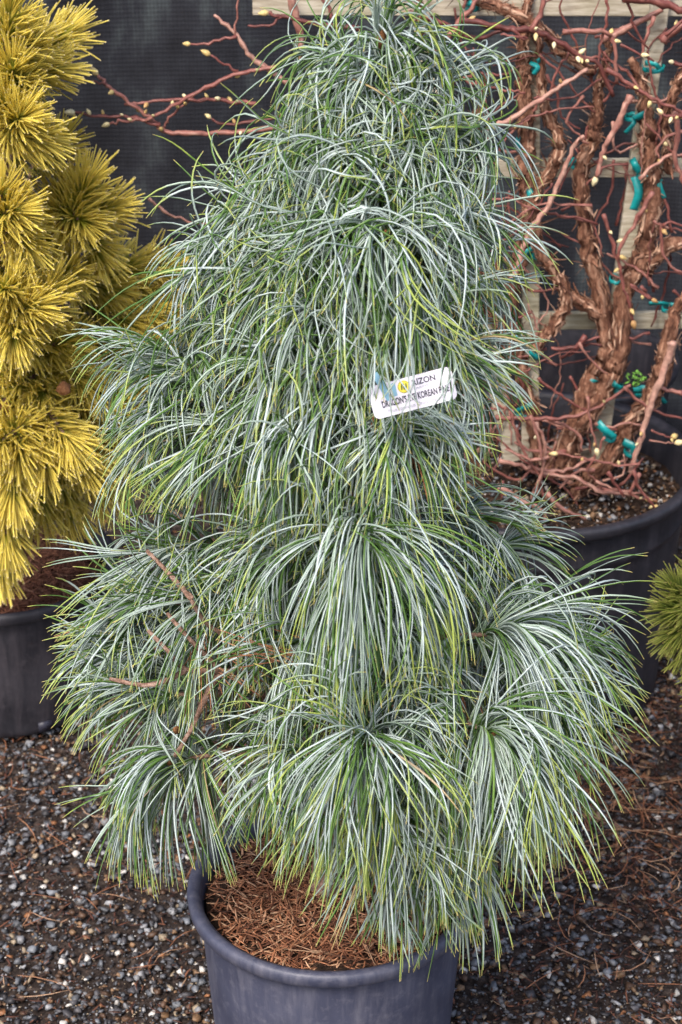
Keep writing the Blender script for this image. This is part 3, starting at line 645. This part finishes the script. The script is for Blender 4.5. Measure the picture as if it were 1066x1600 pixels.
TUFTS = [ # px, py, fascicles, length, elevation of the shoot, droop, curl, depth factor
 (597, 55, 46, .125, 80, 4, 4, 1), (535, 95, 26, .13, 45, 11, 5, 1), (672, 92, 26, .13, 45, 10, 5, 1), (455, 140, 30, .14, 40, 11, 4, 1), (724, 130, 28, .14, 40, 10, 4, 1),
 (566, 150, 30, .13, 40, 14, 7, 1), (640, 152, 30, .12, 40, 15, 8, 1), (600, 105, 28, .11, 45, 15, 8, 1),
 (428, 205, 32, .15, 35, 10, 4, 1), (500, 225, 36, .15, 35, 13, 5, 1), (642, 222, 36, .13, 30, 11, 5, 1), (742, 215, 36, .15, 30, 11, 4, 1), (575, 260, 36, .14, 30, 14, 7, 1),
 (455, 285, 34, .15, 30, 13, 5, 1), (705, 290, 36, .15, 30, 13, 5, 1), (530, 320, 34, .15, 30, 14, 5, 1), (340, 325, 30, .15, 28, 9, 3, 1), (395, 345, 34, .16, 30, 11, 4, 1),
 (602, 372, 52, .17, 25, 13, 4, 1.12), (750, 335, 34, .15, 25, 12, 4, 1), (480, 375, 34, .16, 25, 13, 4, 1), (690, 380, 32, .15, 25, 13, 4, 1), (318, 415, 30, .15, 28, 9, 3, 1), (425, 430, 38, .17, 28, 12, 3, 1.05),
 (770, 440, 26, .14, 22, 9, 3, 1), (545, 440, 32, .16, 22, 14, 4, 1), (690, 470, 24, .14, 20, 13, 4, .95), (490, 500, 38, .17, 25, 14, 4, 1.05), (365, 520, 38, .16, 28, 10, 3, 1.02), (248, 560, 34, .15, 20, 8, 3, 1),
 (300, 600, 40, .16, 25, 9, 3, 1.05), (430, 590, 40, .17, 25, 12, 3, 1.08), (735, 520, 34, .15, 15, 7, 3, 1), (775, 560, 34, .14, 10, 7, 3, 1), (520, 600, 34, .16, 22, 13, 4, 1), (345, 670, 38, .16, 25, 10, 3, 1.05),
 (262, 690, 34, .15, 18, 9, 3, 1), (470, 690, 36, .15, 22, 12, 3, 1.05), (735, 620, 28, .15, 12, 9, 3, .95), (700, 665, 34, .16, 15, 11, 3, 1), (610, 690, 34, .15, 15, 12, 3, .95), 
 (550, 780, 26, .14, 25, 12, 4, .95), (640, 775, 22, .14, 20, 12, 3, .9), (768, 812, 34, .15, 22, 8, 3, 1), 
 (565, 850, 56, .185, 20, 11, 2.5, 1.1), (440, 870, 46, .18, 22, 10, 3, 1.02), (232, 850, 38, .16, 10, 5, 2, .98), (298, 935, 42, .17, 15, 8, 2.5, 1.04), (850, 868, 34, .14, 22, 9, 2.5, .95), (650, 905, 22, .14, 20, 11, 3, .9),
 (185, 940, 40, .15, 12, 7, 2.5, 1), (160, 1030, 42, .15, 10, 7, 2.5, 1), (205, 1085, 36, .15, 10, 8, 2.5, 1), (480, 1000, 30, .16, 18, 10, 3, .95), (640, 1010, 28, .16, 18, 11, 3, .95),
 (775, 990, 56, .19, 18, 10, 2.5, 1.06), (870, 975, 44, .17, 15, 8, 2.5, 1), (905, 1050, 38, .15, 8, 8, 2.5, 1), (272, 1192, 50, .158, 10, 15, 2.5, 1.04),
 (570, 1162, 54, .165, 22, 12, 3, 1.05), (480, 1180, 32, .15, 20, 11, 3, 1), (772, 1145, 56, .18, 18, 10, 2.5, 1.05), (865, 1140, 40, .155, 10, 9, 2.5, 1), (690, 1200, 38, .165, 15, 12, 2.5, 1), (630, 1110, 26, .16, 18, 10, 3, .95),
 (740, 1270, 36, .165, 5, 12, 2.5, 1), (620, 1290, 34, .165, 8, 13, 2.5, 1.1), (680, 1300, 28, .16, 5, 13, 2.5, 1), (735, 1335, 32, .15, -10, 14, 3, 1.1), (640, 1345, 26, .14, -10, 15, 3, 1.15), (120, 990, 22, .12, 10, 7, 2.5, 1), (835, 1215, 30, .14, 5, 11, 2.5, 1), (690, 730, 26, .15, 15, 11, 3, .95), (560, 530, 22, .14, 20, 14, 4, .95)]
named = 0; rest = []; rest_br = MB()
def branch(tip, d, z0, r0=.0055):
    a0 = np.array([*axis(z0), z0]); dd = nrm(d); dist = np.linalg.norm(tip-a0)
    return spline([a0, a0+(tip-a0)*.45+np.array([0, 0, -.015]), tip-dd*min(.09, dist*.35), tip], 14), np.linspace(r0, .0028, 14)
def add_tuft(tip, d, nf, Lm, droop, curl, named_, per=5, br=True, ye=0.):
    global rest
    yel = rng.normal(ye, .06); pr = tuft(tip, d, nf, Lm, droop, curl, per=per, yel=yel)
    z0 = max(.30, min(tip[2]-.3*math.hypot(tip[0], tip[1])-.01, A1[2]-.06)); path, rad = branch(tip, d, z0)
    V, F = tube(path, rad, 8, .14, int(rng.integers(1e6)))
    if named_:
        mesh('branch', V, F, MAT['pinebark'], pine); needle_obj('needle_tuft', MAT['needle'], pine, [pr], 11)
    else:
        if br: rest_br.add(V, F)
        rest.append(pr)
for (px, py, nf, Lm, el, dr, cu, f) in TUFTS:
    cx = np.interp(py, [0, 1400], [598, 508])
    if abs(px-cx) > 90 and nf < 50: px = cx+(px-cx)*((.74 if px < cx else .80) if py < 400 else .96 if px < cx and 460 < py < 800 else .84); Lm *= .90
    if nf < 50:
        if px > cx and 780 < py < 900: px -= 34*min(1, (px-cx)/90)
        elif px > cx and py < 840: px -= (66 if 580 < py else 46 if py > 460 else 30 if py < 120 else 14)*min(1, (px-cx)/90)
        if px < cx and py < 260: px += 34*min(1, (cx-px)/90)
    if py < 160: nf = int(nf*.78)
    if py < 460: dr *= 1.5; cu *= 2.2; Lm *= 1.05
    elif py < 800: dr *= 1.2; cu *= 1.35; Lm *= .97; nf = int(nf*.92)
    else: dr *= 1.1; cu *= 1.3
    if nf >= 52: f *= 1.36 if py > 800 else 1.2; Lm *= 1.08; cu *= .7
    nf = int(nf*.82); Lm *= 1.12; dr *= 1.2
    q = front(px, py, f); ax = axis(q[2]); rd = np.array([q[0]-ax[0], q[1]]); rd = rd/np.linalg.norm(rd)
    e = R(el+rng.normal(0, 4)); rd3 = np.array([rd[0], rd[1], 0]); rd3 = nrm(rd3+rng.normal(0, .12, 3)*[1, 1, 0])
    add_tuft(q, rd3*math.cos(e)+np.array([0, 0, math.sin(e)]), int(nf*1.05), Lm, dr*1.0, cu, True, ye=.12 if f > 1.3 else 0.)
# inner layer and far side
ga = 2.39996; cnt = 0
for i in range(66):
    z = .50+(A1[2]-.12-.50)*(i/66)**1.0; a = i*ga; ca, sa = math.cos(a), math.sin(a); isfront = sa < -.2
    r = Rz(z)*(.62 if isfront else .85)*rng.uniform(.8, 1.08)*(.62 if ca > .3 and z > .72 else 1); ax = axis(z)
    tip = np.array([ax[0]+ca*r, sa*r, z]); qx, qy = proj(tip)
    if isfront and (190 < qx < 450 and 950 < qy < 1400 or 440 < qx < 560 and 1200 < qy): continue
    if abs(ca) > .75 and (700 < qy < 830 or 400 < qy < 470): continue
    e = R(22+rng.normal(0, 6)); up = (z-.4)/1.0
    add_tuft(tip, np.array([ca*math.cos(e), sa*math.cos(e), math.sin(e)]), 22 if not isfront else 22, (.155-.04*up), 15, 3+2*up, False, per=4)
tag(needle_obj('inner_needles', MAT['needle'], pine, rest, 11), kind='stuff')
tag(rest_br.build('inner_branches', MAT['pinebark'], pine), kind='stuff')
tp = spline([[A0[0]-.005, .012, .272], [*axis(.5), .5], [*axis(.9), .9], [*axis(1.25), 1.25], [*axis(A1[2]), A1[2]]], 40)
V, F = tube(tp, np.linspace(.019, .004, 40), 14, .08, 5); mesh('trunk', V, F, MAT['pinebark'], pine)
# bare older shoots seen low on the left, and orange-brown buds at the tuft centres
for pts in ([(505, 1085, -.02), (440, 1062, -.14), (345, 1048, -.21), (290, 1045, -.22), (262, 1015, -.22), (232, 985, -.2)], [(345, 1048, -.21), (318, 1020, -.22), (285, 985, -.22), (262, 958, -.2)], [(290, 1046, -.22), (262, 1062, -.23), (225, 1070, -.23), (172, 1060, -.21)], [(440, 1062, -.14), (380, 1010, -.19), (325, 975, -.22), (300, 938, -.24)], [(345, 1048, -.21), (320, 1090, -.22), (298, 1140, -.23), (268, 1188, -.23)], [(300, 935, -.22), (262, 893, -.17), (230, 860, -.15)]):
    V, F = tube(spline([P(q[0], q[1], q[2]+.075) for q in pts], 18), np.linspace(.0038, .0022, 18), 9, .22, 8); mesh('bare_branch', V, F, MAT['pinebark'], pine)
def bud_at(px, py, f, s=1.0):
    q = front(px, py, f*(1.36 if py > 800 and f > 1.04 else 1.2 if f > 1.1 else 1.06)); mb = MB(); d = nrm([0, -.6, .6])
    V, F = tube(q+d*np.linspace(-.012, .012, 6)[:, None]*s, np.array([.004, .0052, .0055, .0045, .0030, .001])*s, 8, .15, 4); mb.add(V, F, .15); mb.build('bud', MAT['bark2'], pine)
MAT['bark2'] = bark_mat('bud_scale', (.10, .035, .015), (.28, .12, .05), (.42, .22, .10), 250, False)
for q in ((597, 62, 1), (642, 222, 1), (602, 372, 1.12), (565, 850, 1.1), (298, 935, 1.04), (775, 990, 1.06), (570, 1162, 1.05), (772, 1145, 1.05), (265, 1190, 1.04), (768, 812, 1), (550, 780, .98), (275, 1140, 1.02)): bud_at(*q, s=1.5 if q[1] < 820 else .85)
# dead orange needle bundles caught in the crown
for (px, py, d, L_, n) in ((470, 1035, (-.8, -.2, .35), .09, 9), (320, 1000, (-.05, -.2, -1), .11, 10), (345, 1040, (.7, -.1, -.5), .07, 7), (640, 690, (.2, -.1, -1), .09, 14), (700, 650, (.5, 0, -.8), .08, 8), (600, 640, (-.1, 0, -1), .08, 8), (720, 1090, (.2, 0, -1), .06, 6), (560, 1230, (.1, 0, -1), .07, 8), (140, 985, (-1, 0, .05), .04, 2)):
    q = front(px, py, 1.12); nn_ = n; b0 = np.repeat(q[None], nn_, 0)+rng.normal(0, .008, (nn_, 3)); dd = np.repeat(np.array(d, float)[None], nn_, 0)+rng.normal(0, .14, (nn_, 3))
    V, F, u, s_ = needles(b0, dd, L_*rng.uniform(.7, 1.1, nn_), np.full(nn_, 2.), rng.normal(0, 2, (nn_, 3)), np.full(nn_, .0016))
    mesh('dead_needles', V, F, MAT['dead'], pine, pattr={'rnd': np.repeat(rng.uniform(.45, .85, nn_), 36)})

# ------------------------------------------------------------------ plant tag
TC = P(645, 614, -.25); tagt = thing('plant_tag', 'white printed plant tag with dark lettering hanging among the blue pine needles', 'plant tag', tuple(TC))
pxm = np.linalg.norm(TC-CAM)*math.cos(math.atan(1))*0  # (unused)
dep = (TC-CAM)@np.array([0, cp, -sp]); u1 = dep/FPX          # metres per photo pixel at the tag
rx = nrm([1, 0.0, .0]); fac = nrm([.05, -.93, .36]); ang = R(14.5)
rx = nrm(np.array([1, 0, 0])-fac*fac[0]); ry = np.cross(fac, rx)
ex = rx*math.cos(ang)+ry*math.sin(ang); ey = -rx*math.sin(ang)+ry*math.cos(ang)
def tp_(x, y, h=0): return TC+ex*x*u1+ey*y*u1+fac*h
W2, H2, rc = 67, 26, 9
def rrect(W2, H2, rc, k=6):
    out = []
    for (cx, cy, a0) in ((W2-rc, H2-rc, 0), (-W2+rc, H2-rc, 90), (-W2+rc, -H2+rc, 180), (W2-rc, -H2+rc, 270)):
        for i in range(k+1): a = R(a0+90*i/k); out.append((cx+rc*math.cos(a), cy+rc*math.sin(a)))
    return out
def plate(name, outline, h0, h1, m, par):
    n = len(outline); V = [tp_(x, y, h1) for x, y in outline]+[tp_(x, y, h0) for x, y in outline]
    F = [list(range(n)), list(range(2*n-1, n-1, -1))]+[[i, i+n, (i+1) % n+n, (i+1) % n] for i in range(n)]
    return mesh(name, V, F, m, par, False)
plate('card', rrect(W2, H2, rc), -.0010, 0, MAT['white'], tagt)
circ = lambda cx, cy, r, ry_=None: [(cx+r*math.cos(2*math.pi*i/28), cy+(ry_ or r)*math.sin(2*math.pi*i/28)) for i in range(28)]
lg = plate('logo_badge', circ(-11, 13, 10), .0001, .0004, MAT['yellow'], tagt)
mb = MB()
def ringV(cx, cy, r0, r1, h):
    a = np.arange(28)/28*2*np.pi; V = np.array([tp_(cx+r*math.cos(t), cy+r*math.sin(t), hh) for r, hh in ((r0, h), (r1, h)) for t in a]); i = np.arange(28); return V, np.stack([i, i+28, (i+1) % 28+28, (i+1) % 28], -1)
mb.add(*ringV(-11, 13, 8.7, 9.4, .0006)); mb.build('logo_ring', MAT['inkgreen'], tagt, False)
for dx in (-3.6, 0, 3.6):
    plate('logo_blade', [(-11+dx+1.3*math.cos(2*math.pi*i/16)+.8*math.sin(2*math.pi*i/16), 13+5.4*math.sin(2*math.pi*i/16)) for i in range(16)], .0005, .0008, MAT['inkgreen'], tagt)
for (cx, w_) in ((-44, 11),):
    plate('blue_strap', [(-56, 46), (-46, 46), (-33, 10), (-35, -2), (-42, -2)], .0002, .0007, MAT['blue'], tagt)
plate('blue_patch', [(-30, 22), (-23, 24), (-24, 2), (-31, 2)], .0001, .0004, MAT['blue'], tagt)
def text(s, x, y, hgt, wid, m, name, bold=0.0):
    cu = bpy.data.curves.new('t', 'FONT'); cu.body = s; cu.size = 1; cu.offset = bold; cu.extrude = 0; cu.resolution_u = 3
    ob = bpy.data.objects.new('t', cu); COL.objects.link(ob); bpy.context.view_layer.update()
    dg = bpy.context.evaluated_depsgraph_get(); me = ob.evaluated_get(dg).to_mesh()
    V = np.array([v.co[:] for v in me.vertices]); F = [list(p.vertices) for p in me.polygons]; ob.evaluated_get(dg).to_mesh_clear()
    bpy.data.objects.remove(ob); bpy.data.curves.remove(cu)
    V[:, 0] -= V[:, 0].min(); w0 = V[:, 0].max(); V[:, 1] -= 0
    W = np.array([tp_(x+v[0]/w0*wid, y+v[1]*hgt/.72, .0006) for v in V])
    return mesh(name, W, F, m, tagt, False)
text("DRAGON'S EYE KOREAN PINE", -51, -11, 10.5, 108, MAT['ink'], 'name_lettering', .03)
text("Pinus koraiensis 'Oculis Draconis'", -44, -21, 6, 92, MAT['greyink'], 'small_lettering')
text("RIZON", 3, 11, 9.5, 37, MAT['ink'], 'maker_lettering', .02)
text("FARMS", 3, 4.5, 3.4, 24, MAT['greyink'], 'maker_small_lettering')

# a few needles hanging across the tag's corners
bs_ = []
for (px, py, n_) in ((588, 545, 5), (604, 552, 5), (642, 540, 4), (700, 548, 5), (716, 560, 3)):
    for _ in range(n_): bs_.append(P(px+rng.normal(0, 4), py+rng.normal(0, 5), -.262))
nn_ = len(bs_); V, F, u, s_ = needles(np.array(bs_), np.array([0, -.35, -.9])+rng.normal(0, .28, (nn_, 3)), rng.uniform(.05, .085, nn_), np.full(nn_, 8.), rng.normal(0, 9, (nn_, 3)), np.full(nn_, .0021))
needle_obj('needle_tuft', MAT['needle'], pine, [(V, F, u, s_, rng.random(nn_)*.9, rng.random(nn_)*.8)], 11)
# ------------------------------------------------------------------ golden pine and olive pine (short stiff needles)
def brush(tip, d, n, Ln, shoot=.085, wid=.0023):
    d = nrm(d); s = rng.random(n)**1.15; base = tip-d*(s*shoot)[:, None]; D = np.repeat(d[None], n, 0)
    th = R(10)+s*R(36)+np.abs(rng.normal(0, R(13), n)); fd = D*np.cos(th)[:, None]+perp(D)*np.sin(th)[:, None]
    V, F, u, sd_ = needles(base, fd, Ln*rng.uniform(.8, 1.12, n), np.full(n, 1.0), rng.normal(0, 1.6, (n, 3)), wid*rng.uniform(.8, 1.15, n), S=6, taper=.35)
    return V, F, u, sd_, rng.random(n), None
def bush(root_, name, mat, spec, ctr, Ln, n, wid, yelf):
    for (px, py, Y, dx, dy, dz, ye) in spec:
        q = P(px, py, Y); V, F, u, s_, rn, _ = brush(q, (dx, dy, dz), n, Ln, wid=wid); ti = np.clip(rng.random(len(rn))*.5+ye, 0, 1)
        needle_obj(name, mat, root_, [(V, F, u, s_, rn, ti)], 6)
        d = nrm([dx, dy, dz]); pa = spline([ctr, ctr+(q-ctr)*.5+np.array([0, 0, -.02]), q-d*.08, q-d*.004], 12); V, F = tube(pa, np.linspace(.007, .0035, 12), 7, .12, 2); mesh('branch', V, F, MAT['pinebark'], root_)
gp = thing('pine_tree', 'golden yellow pine with short stiff needles, in the black pot at the left', 'pine tree', (LP[0], LP[1], .235))
V, F = tube(spline([[LP[0], LP[1], .22], [LP[0]-.01, LP[1], .5], [LP[0], LP[1], .85], [LP[0]-.02, LP[1], 1.15]], 24), np.linspace(.018, .008, 24), 12, .1, 6); mesh('trunk', V, F, MAT['pinebark'], gp)
spec = [(45, 70, .80, .6, -.3, .7, .5), (15, 20, .75, .2, -.3, .9, .45), (70, 110, .84, .9, -.3, .3, .45), (20, 110, .74, .1, -.7, .6, .45), (90, 60, .9, .8, 0, .6, .35), (30, 185, .68, .35, -.8, .45, .7), (50, 215, .72, .8, -.5, .1, .6), (0, 160, .7, -.2, -.8, .4, .6),
 (135, 290, .86, .45, -.3, .85, .35), (125, 345, .82, .4, -.8, .1, .35), (160, 330, .9, .9, -.1, .5, .4), (95, 300, .9, .1, -.4, .9, .2), (20, 330, .66, .5, -.7, .4, .7), (0, 300, .68, .1, -.6, .8, .65), (40, 380, .70, .4, -.8, -.2, .5), (150, 390, .88, .5, -.6, -.4, .25),
 (200, 420, .98, .9, -.2, .3, .1), (235, 455, 1.02, .8, -.2, .4, .1), (165, 450, .95, .6, -.5, .1, .12), (190, 500, .95, .8, -.4, -.1, .25), (105, 430, .80, .2, -.7, .2, .2), (45, 480, .66, .6, -.7, .35, .65), (75, 460, .70, .5, -.5, .6, .6), (20, 520, .66, .1, -.9, -.2, .4), (5, 450, .64, -.1, -.8, .4, .5),
 (100, 535, .82, .6, -.5, .4, .35), (65, 612, .80, .0, -.9, .2, .2), (30, 600, .78, -.3, -.8, .1, .25), (130, 600, .84, .6, -.6, -.2, .35), (220, 545, .95, .8, -.3, .6, .6), (185, 640, .90, .9, -.5, .1, .75), (215, 620, .95, .8, -.4, .4, .7), (160, 590, .95, .5, -.6, .3, .4),
 (105, 685, .72, .5, -.7, -.3, .75), (70, 720, .70, .2, -.8, -.5, .7), (125, 720, .74, .8, -.5, -.6, .6), (30, 700, .68, .1, -.8, -.1, .65), (0, 690, .66, -.2, -.8, .1, .6), (20, 770, .68, .0, -.7, -.7, .65), (60, 790, .80, .1, -.5, -.85, .05), (10, 840, .70, .1, -.7, -.6, .55), (105, 790, .84, .3, -.4, -.8, .02), (0, 880, .74, 0, -.5, -.8, .3), (150, 760, .88, .5, -.4, -.7, .15),
 (-40, 100, .75, -.4, -.6, .6, .5), (-50, 300, .7, -.4, -.7, .4, .5), (-45, 480, .7, -.5, -.7, .2, .5), (-45, 650, .7, -.5, -.7, 0, .5), (-40, 800, .74, -.4, -.7, -.4, .4), (0, 560, .8, 0, -.9, 0, .2), (60, 660, .80, 0, -.9, -.1, .3), (75, 560, .88, .2, -.9, .2, .2), (70, 380, .86, .2, -.8, .4, .15), (90, 230, .92, .5, -.5, .5, .2), (60, 420, .88, 0, -.9, .1, .1), (120, 640, .92, .3, -.8, .1, .3), (10, 230, .85, 0, -.8, .4, .2), (165, 545, .98, .5, -.6, .2, .3),
 (250, 420, 1.0, .6, -.6, .3, .15), (220, 480, .98, .5, -.7, .1, .2), (255, 500, 1.0, .8, -.4, .3, .3), (200, 560, .92, .8, -.5, .4, .7), (235, 600, .93, .9, -.4, .2, .75), (200, 680, .90, .8, -.6, -.1, .6), (165, 620, .86, .7, -.7, .1, .6), (170, 700, .88, .6, -.7, -.4, .4), (30, 60, .9, .3, -.6, .6, .3), (10, 420, .8, 0, -.9, .3, .2), (40, 540, .8, 0, -.9, .2, .2), (40, 650, .78, .1, -.9, -.1, .4), (95, 760, .85, .2, -.7, -.6, .2), (20, 640, .8, -.1, -.9, .1, .2)]
bush(gp, 'needle_tuft', MAT['gold'], spec, np.array([LP[0], LP[1]-.02, .62]), .076, 175, .0029, .3)
for (px, py) in ((100, 607), (85, 690), (8, 640)):
    q = P(px, py, .74); V, F = tube(q+np.array([0, -.1, .9])*np.linspace(-.012, .014, 8)[:, None], np.array([.004, .009, .0115, .012, .011, .008, .005, .002]), 10, .12, 9); mesh('cone', V, F, MAT['bark2'], gp)
og_c = PZ(1215, 1130, .20)
og = thing('pine_tree', 'small olive green pine with short needles at the right edge', 'pine tree', (og_c[0], og_c[1], .19))
V, F = tube(spline([[og_c[0], og_c[1], .17], [og_c[0]-.01, og_c[1], .3], [og_c[0], og_c[1], .45]], 12), np.linspace(.012, .006, 12), 10, .1, 6); mesh('trunk', V, F, MAT['pinebark'], og)
Yg = og_c[1]; sp2 = [(1062, 925, Yg-.08, -.5, -.3, .7, .3), (1055, 955, Yg-.1, -.9, -.4, .1, .3), (1062, 985, Yg-.1, -.8, -.4, -.4, .3), (1090, 905, Yg-.05, -.2, -.2, .9, .3), (1085, 950, Yg-.14, -.3, -.9, .2, .3), (1075, 1010, Yg-.1, -.4, -.6, -.6, .3), (1110, 1085, Yg-.1, -.7, -.5, .1, .2), (1130, 1120, Yg-.1, -.6, -.5, -.3, .2), (1120, 1000, Yg-.15, 0, -.9, 0, .3), (1140, 900, Yg, .1, -.2, .9, .3), (1150, 960, Yg-.1, .2, -.8, .3, .3), (1105, 1050, Yg-.1, -.5, -.6, 0, .2)]
bush(og, 'needle_tuft', MAT['olive'], sp2, np.array([og_c[0], og_c[1], .30]), .055, 190, .0021, .2)
pot('small dark pot under the olive green pine beyond the right edge', (og_c[0], og_c[1], 0), .13, .21, .105, MAT['potdark'], .18)
